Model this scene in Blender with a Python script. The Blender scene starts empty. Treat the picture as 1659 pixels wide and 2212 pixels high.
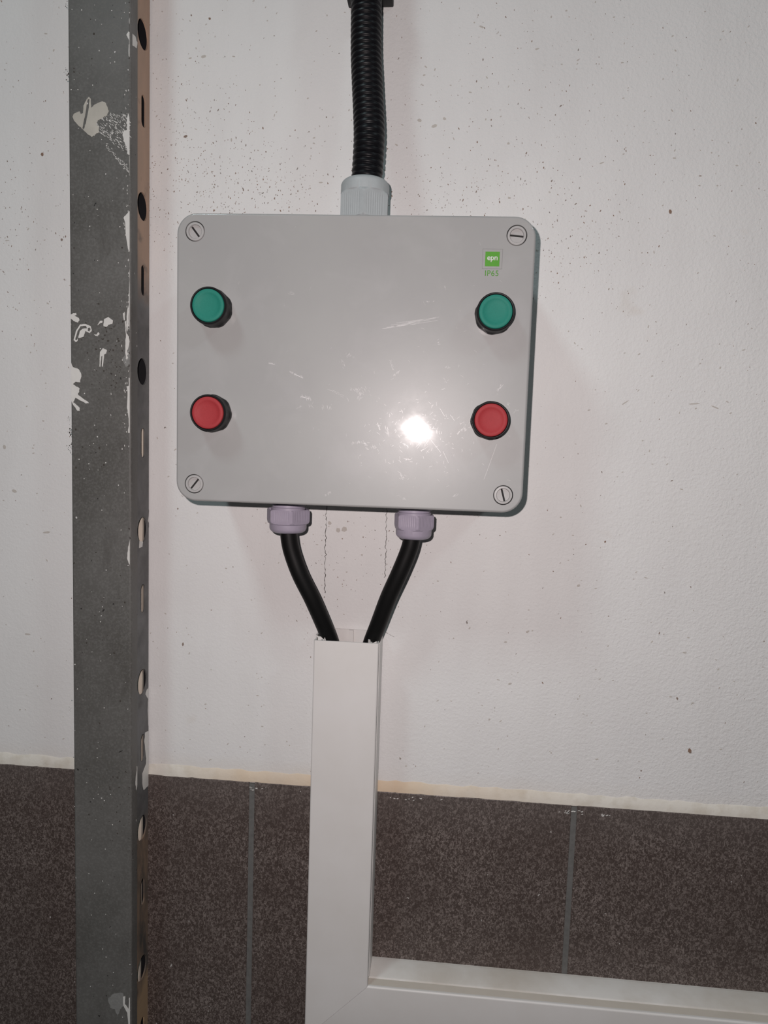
import bpy, bmesh, math, random
from mathutils import Vector, Matrix
PI = math.pi
S = bpy.context.scene
COL = S.collection

# ------------------------------------------------------------------ camera
F, CX, CY = 1507.0, 829.5, 1106.0
EYE = 1.4                      # camera height
DW = 0.665                     # camera to wall
_V = Vector((288-CX, 17600-CY, F)).normalized()
_H = -Vector((-17800-CX, 357-CY, F)).normalized()
CXv = (_H - _V*_H.dot(_V)).normalized()        # world +X seen from the camera
CDv = _V                                       # world -Z
CYv = CXv.cross(CDv)                           # world +Y, into the wall
def P(px, py, d):
    """point at depth d in front of the wall seen at a photo pixel"""
    r = Vector(((px-CX)/F, (py-CY)/F, 1.0))
    w = Vector((r.dot(CXv), r.dot(CYv), -r.dot(CDv)))
    w *= (DW-d)/w.y
    return Vector((w.x, w.y-DW, w.z+EYE))
cam = bpy.data.cameras.new('camera')
cam.sensor_fit = 'HORIZONTAL'; cam.sensor_width = 36.0
cam.lens = F/1659*36.0
cam.clip_start = 0.01
camo = bpy.data.objects.new('camera', cam); COL.objects.link(camo)
right = Vector((CXv.x, CYv.x, -CDv.x)); down = Vector((CXv.y, CYv.y, -CDv.y)); fwd = Vector((CXv.z, CYv.z, -CDv.z))
m = Matrix((right, -down, -fwd)).transposed().to_4x4()
m.translation = Vector((0, -DW, EYE))
camo.matrix_world = m
S.camera = camo

# ------------------------------------------------------------------ world, lamps, exposure
w = bpy.data.worlds.new('world'); S.world = w; w.use_nodes = True
w.node_tree.nodes['Background'].inputs[0].default_value = (0.75, 0.9, 1.0, 1)
w.node_tree.nodes['Background'].inputs[1].default_value = 0.012
def lamp(name, kind, loc, power, color, size):
    l = bpy.data.lights.new(name, kind); l.energy = power; l.color = color
    if kind == 'AREA':
        l.shape = 'RECTANGLE'; l.size, l.size_y = size
    else:
        l.shadow_soft_size = size
    o = bpy.data.objects.new(name, l); COL.objects.link(o); o.location = loc
    return o
# phone flash beside the lens, and the two ceiling lamps of the room
lamp('phone_flash', 'POINT', (-0.027, -DW, EYE+0.025), 12.2, (1.0, 0.887, 0.873), 0.003)
lamp('ceiling_lamp_left', 'AREA', (-0.87, -1.22, 3.0), 11.5, (0.73, 0.92, 0.95), (0.30, 0.45))
lamp('ceiling_lamp_right', 'AREA', (1.65, -1.42, 3.0), 10.0, (0.73, 0.92, 0.95), (0.30, 0.45))
S.view_settings.view_transform = 'Standard'; S.view_settings.look = 'None'
S.view_settings.gamma = 1.0; S.view_settings.use_curve_mapping = False
S.view_settings.exposure = -0.1

# ------------------------------------------------------------------ helpers
def lin(r, g, b):
    f = lambda c: (c/255/12.92) if c/255 <= .04045 else ((c/255+.055)/1.055)**2.4
    return (f(r), f(g), f(b), 1.0)
class Mat:
    def __init__(s, name, color=(.5, .5, .5), rough=.5, spec=.5, metal=0, coat=0, coat_rough=.1):
        s.m = bpy.data.materials.new(name); s.m.use_nodes = True
        s.t = s.m.node_tree; s.b = s.t.nodes['Principled BSDF']
        c = tuple(color)[:3]+(1,)
        s.set('Base Color', c); s.set('Roughness', rough); s.set('Specular IOR Level', spec)
        s.set('Metallic', metal); s.set('Coat Weight', coat); s.set('Coat Roughness', coat_rough)
        s._tc = None
    def set(s, k, v): s.b.inputs[k].default_value = v
    def n(s, kind, **kw):
        nd = s.t.nodes.new(kind)
        for k, v in kw.items():
            if k in nd.inputs: nd.inputs[k].default_value = v
            else: setattr(nd, k, v)
        return nd
    def l(s, a, b): s.t.links.new(a, b)
    def co(s):
        if not s._tc: s._tc = s.n('ShaderNodeTexCoord')
        return s._tc.outputs['Object']
    def geo(s):
        return s.n('ShaderNodeNewGeometry').outputs['Position']
    def mapping(s, vec, scale=(1, 1, 1), rot=(0, 0, 0)):
        mp = s.n('ShaderNodeMapping'); s.l(vec, mp.inputs[0])
        mp.inputs['Scale'].default_value = scale; mp.inputs['Rotation'].default_value = rot
        return mp.outputs[0]
    def noise(s, vec, scale, detail=3, rough=.55, dist=0):
        nz = s.n('ShaderNodeTexNoise'); s.l(vec, nz.inputs['Vector'])
        nz.inputs['Scale'].default_value = scale; nz.inputs['Detail'].default_value = detail
        nz.inputs['Roughness'].default_value = rough; nz.inputs['Distortion'].default_value = dist
        return nz.outputs['Fac']
    def ramp(s, fac, *stops, interp='LINEAR'):
        r = s.n('ShaderNodeValToRGB'); s.l(fac, r.inputs[0]); r.color_ramp.interpolation = interp
        e = r.color_ramp.elements
        while len(e) < len(stops): e.new(.5)
        for el, (p, c) in zip(e, stops):
            el.position = p; el.color = (c, c, c, 1) if isinstance(c, (int, float)) else tuple(c)[:3]+(1,)
        return r.outputs[0]
    def mix(s, fac, a, b, mode='MIX'):
        mx = s.n('ShaderNodeMix', data_type='RGBA', blend_type=mode)
        for sock, v in ((mx.inputs[0], fac), (mx.inputs[6], a), (mx.inputs[7], b)):
            if hasattr(v, 'links'): s.l(v, sock)
            elif isinstance(v, (int, float)): sock.default_value = v
            else: sock.default_value = tuple(v)[:3]+(1,)
        return mx.outputs[2]
    def math(s, op, a, b=0.0, c=None):
        mt = s.n('ShaderNodeMath', operation=op)
        for i, v in enumerate((a, b) if c is None else (a, b, c)):
            if hasattr(v, 'links'): s.l(v, mt.inputs[i])
            else: mt.inputs[i].default_value = v
        return mt.outputs[0]
    def maprange(s, v, a, b, c=0.0, d=1.0):
        mr = s.n('ShaderNodeMapRange'); s.l(v, mr.inputs[0])
        for i, x in enumerate((a, b, c, d)): mr.inputs[i+1].default_value = x
        return mr.outputs[0]
    def xyz(s, vec):
        sp = s.n('ShaderNodeSeparateXYZ'); s.l(vec, sp.inputs[0]); return sp.outputs
    def color(s, sock): s.l(sock, s.b.inputs['Base Color'])
    def rough(s, sock): s.l(sock, s.b.inputs['Roughness'])
    def bump(s, h, strength, dist, to='Normal', prev=None):
        bp = s.n('ShaderNodeBump'); s.l(h, bp.inputs['Height'])
        if hasattr(strength, 'links'): s.l(strength, bp.inputs['Strength'])
        else: bp.inputs['Strength'].default_value = strength
        bp.inputs['Distance'].default_value = dist
        if prev: s.l(prev, bp.inputs['Normal'])
        s.l(bp.outputs[0], s.b.inputs[to]); return bp.outputs[0]

def obj(name, bm, mat, parent=None, smooth=False, loc=None, kind=None):
    if isinstance(bm, bpy.types.Mesh): me = bm
    else:
        bmesh.ops.recalc_face_normals(bm, faces=bm.faces)
        me = bpy.data.meshes.new(name); bm.to_mesh(me); bm.free()
    me.materials.clear(); me.materials.append(mat.m if isinstance(mat, Mat) else mat)
    if smooth:
        me.polygons.foreach_set('use_smooth', [True]*len(me.polygons))
        if smooth is not True: me.set_sharp_from_angle(angle=math.radians(smooth))
    o = bpy.data.objects.new(name, me); COL.objects.link(o)
    if parent: o.parent = parent
    if loc is not None: o.location = loc
    if kind: o['kind'] = kind
    return o
def thing(name, label, cat, loc, group=None):
    o = bpy.data.objects.new(name, None); COL.objects.link(o); o.location = loc
    o.empty_display_size = .02
    o['label'] = label; o['category'] = cat
    if group: o['group'] = group
    return o
def tag(o, label, cat, group=None):
    o['label'] = label; o['category'] = cat
    if group: o['group'] = group
    return o
def box(bm, x0, x1, y0, y1, z0, z1, bev=0, seg=2):
    r = bmesh.ops.create_cube(bm, size=1)
    for v in r['verts']:
        v.co = Vector(((x0+x1)/2+v.co.x*(x1-x0), (y0+y1)/2+v.co.y*(y1-y0), (z0+z1)/2+v.co.z*(z1-z0)))
    if bev:
        es = list({e for v in r['verts'] for e in v.link_edges})
        bmesh.ops.bevel(bm, geom=es, offset=bev, segments=seg, affect='EDGES', profile=.5)
def loops(bm, rings, cap0=True, cap1=True, closed=True):
    vs = [[bm.verts.new(p) for p in r] for r in rings]
    n = len(vs[0])
    for a, b in zip(vs, vs[1:]):
        for i in range(n if closed else n-1):
            j = (i+1) % n
            bm.faces.new((a[i], a[j], b[j], b[i]))
    if cap0: bm.faces.new(vs[0][::-1])
    if cap1: bm.faces.new(vs[-1])
    return vs
def flat(polys, thick, mapper=lambda u, v, w: (u, -w, v)):
    """fill 2-D outlines (holes allowed) and give them a thickness -> mesh"""
    cu = bpy.data.curves.new('flat', 'CURVE'); cu.dimensions = '2D'; cu.fill_mode = 'BOTH'
    cu.extrude = thick/2
    for pl in polys:
        sp = cu.splines.new('POLY'); sp.points.add(len(pl)-1)
        for p, (u, v) in zip(sp.points, pl): p.co = (u, v, 0, 1)
        sp.use_cyclic_u = True
    o = bpy.data.objects.new('flat', cu); COL.objects.link(o)
    dg = bpy.context.evaluated_depsgraph_get()
    me = bpy.data.meshes.new_from_object(o.evaluated_get(dg))
    bpy.data.objects.remove(o); bpy.data.curves.remove(cu)
    for v in me.vertices: v.co = mapper(v.co.x, v.co.y, v.co.z+thick/2)
    return me
def fix(me):
    bm = bmesh.new(); bm.from_mesh(me); bmesh.ops.remove_doubles(bm, verts=bm.verts, dist=1e-7)
    bmesh.ops.recalc_face_normals(bm, faces=bm.faces); bm.to_mesh(me); bm.free(); return me
def text_mesh(body, height, offset=0.0, spacing=1.0, thick=.00008):
    cu = bpy.data.curves.new('text', 'FONT'); cu.body = body; cu.size = 1; cu.offset = offset
    cu.space_character = spacing; cu.align_x = 'CENTER'; cu.align_y = 'CENTER'; cu.resolution_u = 4
    o = bpy.data.objects.new('text', cu); COL.objects.link(o)
    dg = bpy.context.evaluated_depsgraph_get()
    me = bpy.data.meshes.new_from_object(o.evaluated_get(dg))
    bpy.data.objects.remove(o); bpy.data.curves.remove(cu)
    xs = [v.co.x for v in me.vertices]; ys = [v.co.y for v in me.vertices]
    k = height/(max(ys)-min(ys)); mx = (max(xs)+min(xs))/2; my = (max(ys)+min(ys))/2
    bm = bmesh.new(); bm.from_mesh(me)
    for v in bm.verts: v.co = Vector(((v.co.x-mx)*k, 0, (v.co.y-my)*k))
    r = bmesh.ops.extrude_face_region(bm, geom=list(bm.faces))
    for e in r['geom']:
        if isinstance(e, bmesh.types.BMVert): e.co.y -= thick
    bm.to_mesh(me); bm.free()
    return me
def circle(cx, cy, r, n=40): return [(cx+r*math.cos(2*PI*i/n), cy+r*math.sin(2*PI*i/n)) for i in range(n)]
def rrect(wd, h, r, n=10):
    out = []
    for cx, cy, a0 in ((wd/2-r, h/2-r, 0), (-wd/2+r, h/2-r, PI/2), (-wd/2+r, -h/2+r, PI), (wd/2-r, -h/2+r, 1.5*PI)):
        for i in range(n+1):
            a = a0+PI/2*i/n; out.append((cx+r*math.cos(a), cy+r*math.sin(a)))
    return out
def lathe(bm, prof, axis='y', seg=48, center=(0, 0, 0), cap0=False, cap1=False):
    """prof: (radius, height along the axis)"""
    rings = []
    for r, h in prof:
        ring = []
        for i in range(seg):
            a = 2*PI*i/seg; c, s_ = r*math.cos(a), r*math.sin(a)
            p = (c, h, s_) if axis == 'y' else (c, s_, h)
            ring.append(Vector(p)+Vector(center))
        rings.append(ring)
    return loops(bm, rings, cap0, cap1)
def catmull(pts, n):
    out = []
    for i in range(len(pts)-1):
        p0 = pts[max(i-1, 0)]; p1 = pts[i]; p2 = pts[i+1]; p3 = pts[min(i+2, len(pts)-1)]
        for k in range(n):
            t = k/n
            out.append(.5*((2*p1)+(p2-p0)*t+(2*p0-5*p1+4*p2-p3)*t*t+(3*p1-p0-3*p2+p3)*t**3))
    out.append(pts[-1]); return out
def resample(pts, step):
    acc = [0]
    for a, b in zip(pts, pts[1:]): acc.append(acc[-1]+(b-a).length)
    n = max(2, int(acc[-1]/step)); out = []; j = 0
    for i in range(n+1):
        s_ = acc[-1]*i/n
        while j < len(pts)-2 and acc[j+1] < s_: j += 1
        t = (s_-acc[j])/max(acc[j+1]-acc[j], 1e-9); out.append(pts[j].lerp(pts[j+1], min(max(t, 0), 1)))
    return out, acc[-1]
def sweep(bm, pts, rad, seg=28, cap=True):
    rings = []; ref = Vector((0, -1, 0))
    for i, p in enumerate(pts):
        t = (pts[min(i+1, len(pts)-1)]-pts[max(i-1, 0)]).normalized()
        u = (ref-t*ref.dot(t)).normalized(); v = t.cross(u)
        r = rad(i) if callable(rad) else rad
        rings.append([p+u*(r*math.cos(2*PI*k/seg))+v*(r*math.sin(2*PI*k/seg)) for k in range(seg)])
    loops(bm, rings, cap, cap)

# ------------------------------------------------------------------ materials
def mat_plaster():
    a = Mat('painted_plaster', (.78, .77, .765), .75, .25)
    p = a.geo(); X = a.xyz(p)
    base = a.mix(a.ramp(a.noise(p, 5, 4), (.3, 0), (.75, 1)), (.80, .795, .785), (.745, .74, .735))
    base = a.mix(a.math('MULTIPLY', a.ramp(a.noise(a.mapping(p, (1, 1, .25)), 26, 5, .6), (.45, 0), (.8, 1)), .22), base, (.62, .60, .585))
    # yellowed, soiled margin just above the tile border
    near = a.maprange(a.math('ADD', X[2], a.math('MULTIPLY', a.noise(p, 18, 3), .016)), EYE-.339+.005, EYE-.339+.034, 1, 0)
    patch = a.ramp(a.noise(a.mapping(p, (1, 1, .2)), 7, 3), (.38, .25), (.66, 1))
    base = a.mix(a.math('MULTIPLY', a.math('MULTIPLY', near, patch), .75), base, (.70, .62, .52))
    stain = a.ramp(a.noise(p, 14, 3, .6), (.68, 0), (.76, 1))
    base = a.mix(a.math('MULTIPLY', stain, .28), base, (.62, .54, .45))
    pin = a.ramp(a.noise(p, 420, 2, .5), (.70, 0), (.78, 1))
    base = a.mix(a.math('MULTIPLY', pin, .35), base, (.42, .39, .37))
    a.color(base)
    grain = a.noise(p, 480, 3, .6); wave = a.noise(p, 120, 4, .7)
    dab = a.ramp(a.noise(p, 300, 2, .5, .3), (.40, 0), (.75, 1))
    sidey = a.maprange(X[0], -.15, .30, .30, .85)
    h = a.math('ADD', a.math('MULTIPLY', wave, .75), a.math('ADD', a.math('MULTIPLY', grain, .4), a.math('MULTIPLY', dab, .35)))
    a.bump(h, sidey, .0008)
    return a
def mat_tile():
    a = Mat('brown_flecked_tile', (.05, .04, .038), .42, .4)
    p = a.geo()
    worm = a.noise(a.mapping(p, (1, 1, .75)), 540, 2, .5, 1.1)
    big = a.noise(p, 14, 3)
    c = a.mix(a.ramp(worm, (.44, 0), (.68, 1)), (.068, .050, .044), (.245, .205, .188))
    c = a.mix(a.math('MULTIPLY', a.ramp(big, (.35, 0), (.75, 1)), .5), c, (.066, .046, .040))
    top = a.maprange(a.math('ADD', a.xyz(p)[2], a.math('MULTIPLY', a.noise(p, 30, 3), .03)), EYE-.339-.03, EYE-.339+.02, 0, .35)
    c = a.mix(top, c, (.15, .13, .122))
    dot = a.ramp(a.noise(p, 160, 1), (.80, 0), (.82, 1))
    c = a.mix(dot, c, (.5, .48, .46))
    a.color(c); a.rough(a.ramp(worm, (.4, .5), (.7, .35))); a.bump(worm, .25, .0004)
    return a
def mat_steel():
    a = Mat('grey_painted_steel', (.13, .13, .128), .5, .35)
    p = a.geo()
    c = a.mix(a.ramp(a.noise(p, 9, 4, .6), (.33, 0), (.68, 1)), (.148, .145, .138), (.100, .097, .090))
    fine = a.noise(p, 520, 2)
    c = a.mix(a.math('MULTIPLY', a.ramp(fine, (.45, 0), (.75, 1)), .28), c, (.24, .24, .23))
    c = a.mix(a.math('MULTIPLY', a.ramp(a.noise(a.mapping(p, (1, 1, .3)), 40, 4, .65), (.56, 0), (.75, 1)), .45), c, (.065, .06, .055))
    dk = a.ramp(a.noise(p, 190, 2, .5), (.735, 0), (.76, 1)); c = a.mix(dk, c, (.03, .028, .027))
    wt = a.ramp(a.noise(a.mapping(p, (1, 1, .8)), 235, 1, .5), (.775, 0), (.79, 1)); c = a.mix(wt, c, (.62, .61, .60))
    a.color(c); a.rough(a.ramp(fine, (.3, .42), (.7, .6))); a.bump(fine, .15, .0003)
    return a
def mat_flange():
    a = Mat('worn_steel_flange', (.13, .13, .13), .55, .3)
    p = a.geo(); z = a.xyz(p)[2]
    grey = a.mix(a.ramp(a.noise(p, 60, 3), (.35, 0), (.7, 1)), (.155, .155, .155), (.10, .10, .10))
    primer = a.mix(a.ramp(a.noise(a.mapping(p, (1, 1, .3)), 40, 4), (.3, 0), (.75, 1)), (.45, .30, .215), (.33, .235, .18))
    rusty = a.mix(a.ramp(a.noise(a.mapping(p, (1, 1, .35)), 60, 5, .65), (.38, 0), (.62, 1)), (.25, .18, .13), (.085, .078, .072))
    nz = a.math('MULTIPLY', a.math('SUBTRACT', a.noise(p, 30, 3), .5), .05)
    zz = a.math('ADD', z, nz)
    c = a.mix(a.maprange(zz, EYE+.125, EYE+.165), grey, primer)
    c = a.mix(a.maprange(zz, EYE-.405, EYE-.365, 1, 0), c, rusty)
    c = a.mix(a.maprange(zz, EYE-.565, EYE-.548, 1, 0), c, (.40, .28, .175))
    smut = a.ramp(a.noise(p, 45, 3, .6), (.60, 0), (.72, 1)); c = a.mix(a.math('MULTIPLY', smut, .6), c, (.09, .085, .08))
    a.color(c); a.bump(a.noise(p, 300, 2), .2, .0004)
    return a
def mat_lid():
    a = Mat('light_grey_enclosure_plastic', (.36, .36, .355), .38, .35, coat=.55, coat_rough=.10)
    p = a.co()
    sm = a.noise(p, 22, 5, .62, .6)
    c = a.mix(a.ramp(a.noise(p, 9, 4, .6), (.35, 0), (.7, 1)), (.362, .366, .360), (.338, .339, .338))
    c = a.mix(a.math('MULTIPLY', a.ramp(sm, (.52, 0), (.72, 1)), .22), c, (.45, .447, .452))
    a.color(c)
    a.l(a.ramp(sm, (.42, .045), (.75, .095)), a.b.inputs['Coat Roughness'])
    grit = a.noise(p, 900, 2, .7)
    a.bump(grit, .05, .0002)
    return a
MP = mat_plaster(); MT = mat_tile(); MS = mat_steel(); MFL = mat_flange(); ML = mat_lid()
def plain(name, c, rough=.5, spec=.4, sc=300, amt=.12, **kw):
    a = Mat(name, c, rough, spec, **kw); p = a.co()
    d = tuple(x*(1-amt) for x in c[:3])
    a.color(a.mix(a.noise(p, sc, 3), c, d)); return a
M_GROUT = plain('grey_grout', (.19, .187, .18), .8, .2, 200, .45)
M_PUTTY = Mat('aged_filler', (.70, .62, .52), .8, .2)
_p = M_PUTTY.geo()
_x = M_PUTTY.xyz(_p)[0]
_tan = M_PUTTY.math('MULTIPLY', M_PUTTY.maprange(_x, -.26, -.18), M_PUTTY.maprange(_x, .16, -.02))
_tan = M_PUTTY.math('MULTIPLY', _tan, M_PUTTY.ramp(M_PUTTY.noise(M_PUTTY.mapping(_p, (1, 1, .5)), 14, 5, .6), (.25, .35), (.62, 1)))
_c = M_PUTTY.mix(M_PUTTY.ramp(M_PUTTY.noise(_p, 60, 4, .6), (.45, 0), (.75, 1)), (.73, .695, .63), (.60, .55, .47))
M_PUTTY.color(M_PUTTY.mix(_tan, _c, (.68, .54, .395)))
M_PUTTY.bump(M_PUTTY.noise(_p, 120, 4), .5, .001)
M_BODY = plain('grey_enclosure_body', (.31, .31, .305), .45, .4)
M_BLACK = plain('black_button_plastic', (.010, .010, .011), .5, .25)
M_GREEN = plain('green_button_plastic', (.022, .215, .163), .6, .22, 900, .18)
M_RED = plain('red_button_plastic', (.37, .040, .046), .6, .22, 900, .18)
for _m in (M_GREEN, M_RED): _m.bump(_m.noise(_m.co(), 1500, 2, .7), .35, .0002)
M_GLAND_T = plain('pale_blue_grey_nylon', (.44, .475, .485), .45, .4)
M_GLAND_B = plain('lilac_grey_nylon', (.40, .365, .455), .45, .4)
M_SCREW = plain('grey_screw_plastic', (.42, .415, .41), .4, .4)
M_RECESS_SHADE = plain('painted_recess_shade', (.03, .03, .03), .7, .2)
M_CABLE = plain('black_rubber_cable', (.007, .007, .0072), .5, .22, 60, .4)
M_COND = plain('black_corrugated_plastic', (.006, .006, .0078), .38, .22)
M_PVC = Mat('white_trunking_pvc', (.74, .725, .71), .42, .4)
_p = M_PVC.geo()
M_PVC.color(M_PVC.mix(M_PVC.ramp(M_PVC.noise(_p, 16, 5, .6), (.35, 0), (.75, 1)), (.745, .725, .71), (.70, .675, .65)))
M_DUSTY = Mat('dusty_trunking_pvc', (.68, .66, .62), .6, .3)
M_DUSTY.color(M_DUSTY.mix(M_DUSTY.ramp(M_DUSTY.noise(_p2 := M_DUSTY.geo(), 14, 5, .6), (.38, 0), (.7, 1)), (.70, .68, .65), (.56, .515, .46)))
M_GRIME = plain('grimy_trunking_ledge', (.64, .585, .515), .7, .2, 40, .2)
M_PAINT = plain('white_paint_splash', (.74, .73, .70), .6, .3, 200, .15)
M_LOGO = plain('green_print', (.095, .34, .035), .5, .3)
M_WHITE = plain('white_print', (.74, .74, .72), .5, .3)
M_RIM = plain('grey_print_line', (.24, .24, .245), .5, .3)
M_PLATE = plain('pale_label_film', (.365, .365, .36), .35, .4)
M_SCRATCH_GLINT = plain('scratch_glint_plastic', (.70, .69, .69), .3, .6)
M_SPECK = Mat('dirt_speck', (.16, .12, .10), .9, .1)
_p = M_SPECK.geo()
M_SPECK.color(M_SPECK.mix(M_SPECK.ramp(M_SPECK.noise(_p, 60, 2), (.4, 0), (.6, 1)), (.26, .17, .125), (.30, .275, .26)))
M_FAINT = plain('faint_plaster_pit', (.58, .545, .505), .9, .1)
M_CREAM = plain('cream_filler_board', (.74, .66, .56), .8, .2, 60, .2)
M_GAP_DARK = plain('dark_gap_sheet', (.012, .012, .014), .8, .2)
M_DUST = plain('dark_dust', (.07, .062, .055), .95, .1)
M_FLOOR = plain('grey_floor', (.25, .24, .23), .6, .3, 20, .2)
M_CEIL = plain('white_ceiling', (.75, .75, .75), .9, .1, 20, .05)

# ------------------------------------------------------------------ setting
TT = EYE-.3388            # top of the tile border
bm = bmesh.new(); box(bm, -2.6, 2.6, 0, .12, 0, 3.12)
wall = obj('wall_back', bm, MP); wall['kind'] = 'structure'
bm = bmesh.new(); box(bm, -2.6, 2.6, -3.2, 0, -.1, 0); o = obj('floor', bm, M_FLOOR); o['kind'] = 'structure'
bm = bmesh.new(); box(bm, -2.6, 2.6, -3.2, 0, 3.12, 3.22); o = obj('ceiling', bm, M_CEIL); o['kind'] = 'structure'
TD = .0026; PITCH = .3192; JX = -.1782
bm = bmesh.new(); box(bm, -2.09, 2.37, -.0020, 0, 0, TT-.002); obj('grout', bm, M_GROUT, wall)
rng = random.Random(5)
bm = bmesh.new(); box(bm, 0, PITCH-.0054, -TD, 0, -PITCH+.0054, 0, .0008, 2)
bmesh.ops.recalc_face_normals(bm, faces=bm.faces)
tile_me = bpy.data.meshes.new('tile'); bm.to_mesh(tile_me); bm.free(); tile_me.materials.append(MT.m)
for r in range(3):
    for c in range(-6, 8):
        o = bpy.data.objects.new('tile', tile_me); COL.objects.link(o); o.parent = wall
        o.location = (JX+.0027+c*PITCH, -rng.uniform(0, .0002), TT-r*PITCH+rng.uniform(-.0004, .0004))
# sloped, slightly ragged filler fillet on the tile border's upper edge
bm = bmesh.new(); rng = random.Random(3); rows = []
n = 540
for i in range(n+1):
    x = -2.09+4.46*i/n
    j = rng.uniform(-.0006, .0008); jj = rng.uniform(-.0012, .0012)
    rows.append([Vector((x, 0, TT+.0105+jj)), Vector((x, -.0007, TT+.0098+jj)), Vector((x, -.0021, TT+.003+j)), Vector((x, -.0024, TT-.0006+j)), Vector((x, 0, TT-.0008+j))])
loops(bm, rows, True, True)
obj('filler_fillet', bm, M_PUTTY, wall, 60)

def splat_rows(polys, d, thick=.0002):
    return polys
# hairline cracks and cut lines under the box
def crack(pts, wd, seed):
    rng = random.Random(seed); L = []; R = []
    for (a, b) in zip(pts, pts[1:]):
        k = max(2, int(abs(b[1]-a[1])/4+abs(b[0]-a[0])/4))
        for i in range(k):
            t = i/k; q = P(a[0]+(b[0]-a[0])*t+rng.gauss(0, 1.0), a[1]+(b[1]-a[1])*t, 0)
            wv = wd*rng.choice((.25, .5, .8, 1, 1.2))
            L.append((q.x-wv/2, q.z)); R.append((q.x+wv/2, q.z))
    me = fix(flat([L+R[::-1]], .00012, lambda u, v, w: (u, -w, v)))
    return obj('crack', me, M_DUST, wall)
crack([(705, 1090), (703, 1190), (702, 1250), (701, 1285)], .0006, 1)
crack([(835, 1095), (834, 1180), (832, 1235), (831, 1252)], .0005, 2)
crack([(832, 1365), (840, 1370), (853, 1377)], .0005, 3)

def flecks(name, spots, mat, parent, d, thick=.00012, seed=0, kind='stuff', org=(0, 0, 0)):
    """tiny irregular flecks lying on a vertical face: (x, z, rx, rz, angle)"""
    rng = random.Random(seed); bm = bmesh.new()
    for x, z, rx, rz, an in spots:
        k = 6; ring = []
        for i in range(k):
            a = 2*PI*i/k; f = rng.uniform(.65, 1.15)
            u, v = rx*f*math.cos(a), rz*f*math.sin(a)
            ring.append((x+u*math.cos(an)-v*math.sin(an), z+u*math.sin(an)+v*math.cos(an)))
        vs = [bm.verts.new((u-org[0], -d-thick-org[1], v-org[2])) for u, v in ring]
        bm.faces.new(vs)
        lo = [bm.verts.new((u+(u-x)*.12-org[0], -d-org[1], v+(v-z)*.12-org[2])) for u, v in ring]
        for i in range(k): bm.faces.new((vs[i], lo[i], lo[(i+1) % k], vs[(i+1) % k]))
    return obj(name, bm, mat, parent, kind=kind)
rng = random.Random(11); spots = []; faint = []
def dens(px, py):
    v = .016
    v += 1.0*math.exp(-((px-540)/170)**2-((py-420)/110)**2)
    v += .40*math.exp(-((px-400)/130)**2-((py-300)/170)**2)
    v += .50*math.exp(-((px-960)/120)**2-((py-420)/70)**2)
    v += .30*math.exp(-((px-1200)/160)**2-((py-540)/130)**2)
    v += .25*math.exp(-((px-770)/140)**2-((py-1190)/130)**2)
    v += .20*math.exp(-((px-60)/90)**2-((py-480)/260)**2)
    v += .15*math.exp(-((px-1100)/330)**2-((py-250)/250)**2)
    return v
while len(spots) < 2300:
    px, py = rng.uniform(0, 1659), rng.uniform(0, 1690)
    if rng.random() > dens(px, py): continue
    q = P(px, py, 0); s_ = rng.choice((.0003, .0003, .0004, .0004, .0006))*rng.uniform(.75, 1.25)
    (spots if rng.random() < .6 or py > 300 else faint).append((q.x, q.z, s_*.75, s_*rng.uniform(.8, 1.9), rng.gauss(0, .5)))
while len(faint) < 900:
    px, py = rng.uniform(0, 1659), rng.uniform(0, 1690)
    q = P(px, py, 0); s_ = rng.uniform(.0004, .0012)
    faint.append((q.x, q.z, s_*rng.uniform(.6, 1.6), s_*.6, rng.gauss(.3, .7)))
for px, py, s_, e, an in ((1448, 457, .0017, 1.4, .2), (1490, 1622, .0016, 1.9, .4), (401, 295, .0022, .55, .4), (1080, 1157, .0007, 1, 0), (413, 33, .0008, 1, 0), (453, 40, .0011, 1.1, .4),
                          (395, 1392, .0011, 2, 0), (1463, 1509, .0011, 1.4, .6), (1307, 1170, .0009, 1.1, 0), (1009, 1345, .0008, 2, .3), (1195, 1234, .0007, 1, 0), (91, 333, .0014, 1.5, .3), (133, 518, .0012, 1, 0), (384, 1099, .0008, 1.5, 0), (1385, 1665, .0008, 1, .2)):
    q = P(px, py, 0); spots.append((q.x, q.z, s_, s_*e, an))
for px, py, r, e in ((907, 260, .0021, .7), (938, 272, .0024, .6), (960, 256, .0016, .8), (440, 122, .0024, .5), (505, 122, .0018, .3), (678, 298, .0018, .4), (1300, 352, .002, .3), (1100, 428, .0016, .6), (1098, 310, .0012, 1), (1040, 58, .0022, .4), (1160, 106, .0022, .4),
                     (730, 1146, .0024, .9), (743, 1143, .0026, .9), (712, 1130, .002, 1), (1250, 1265, .0018, .7), (1140, 1364, .0018, .6), (1092, 1387, .0016, .7), (1057, 1554, .0012, 1), (1290, 1640, .002, .5), (1102, 1477, .0018, .6), (1350, 870, .004, .15), (1500, 872, .006, .12), (1545, 880, .004, .15), (1480, 1410, .0022, .4), (1395, 1248, .0018, .3),
                     (30, 1060, .003, .6), (10, 965, .002, 1.2), (60, 1370, .0035, .25), (100, 1150, .004, .3)):
    q = P(px, py, 0); faint.append((q.x, q.z, r, r*e, rng.gauss(0, .3)))
flecks('dirt_specks', spots, M_SPECK, wall, 0, seed=4)
flecks('plaster_pits', faint, M_FAINT, wall, 0, seed=6)
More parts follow.
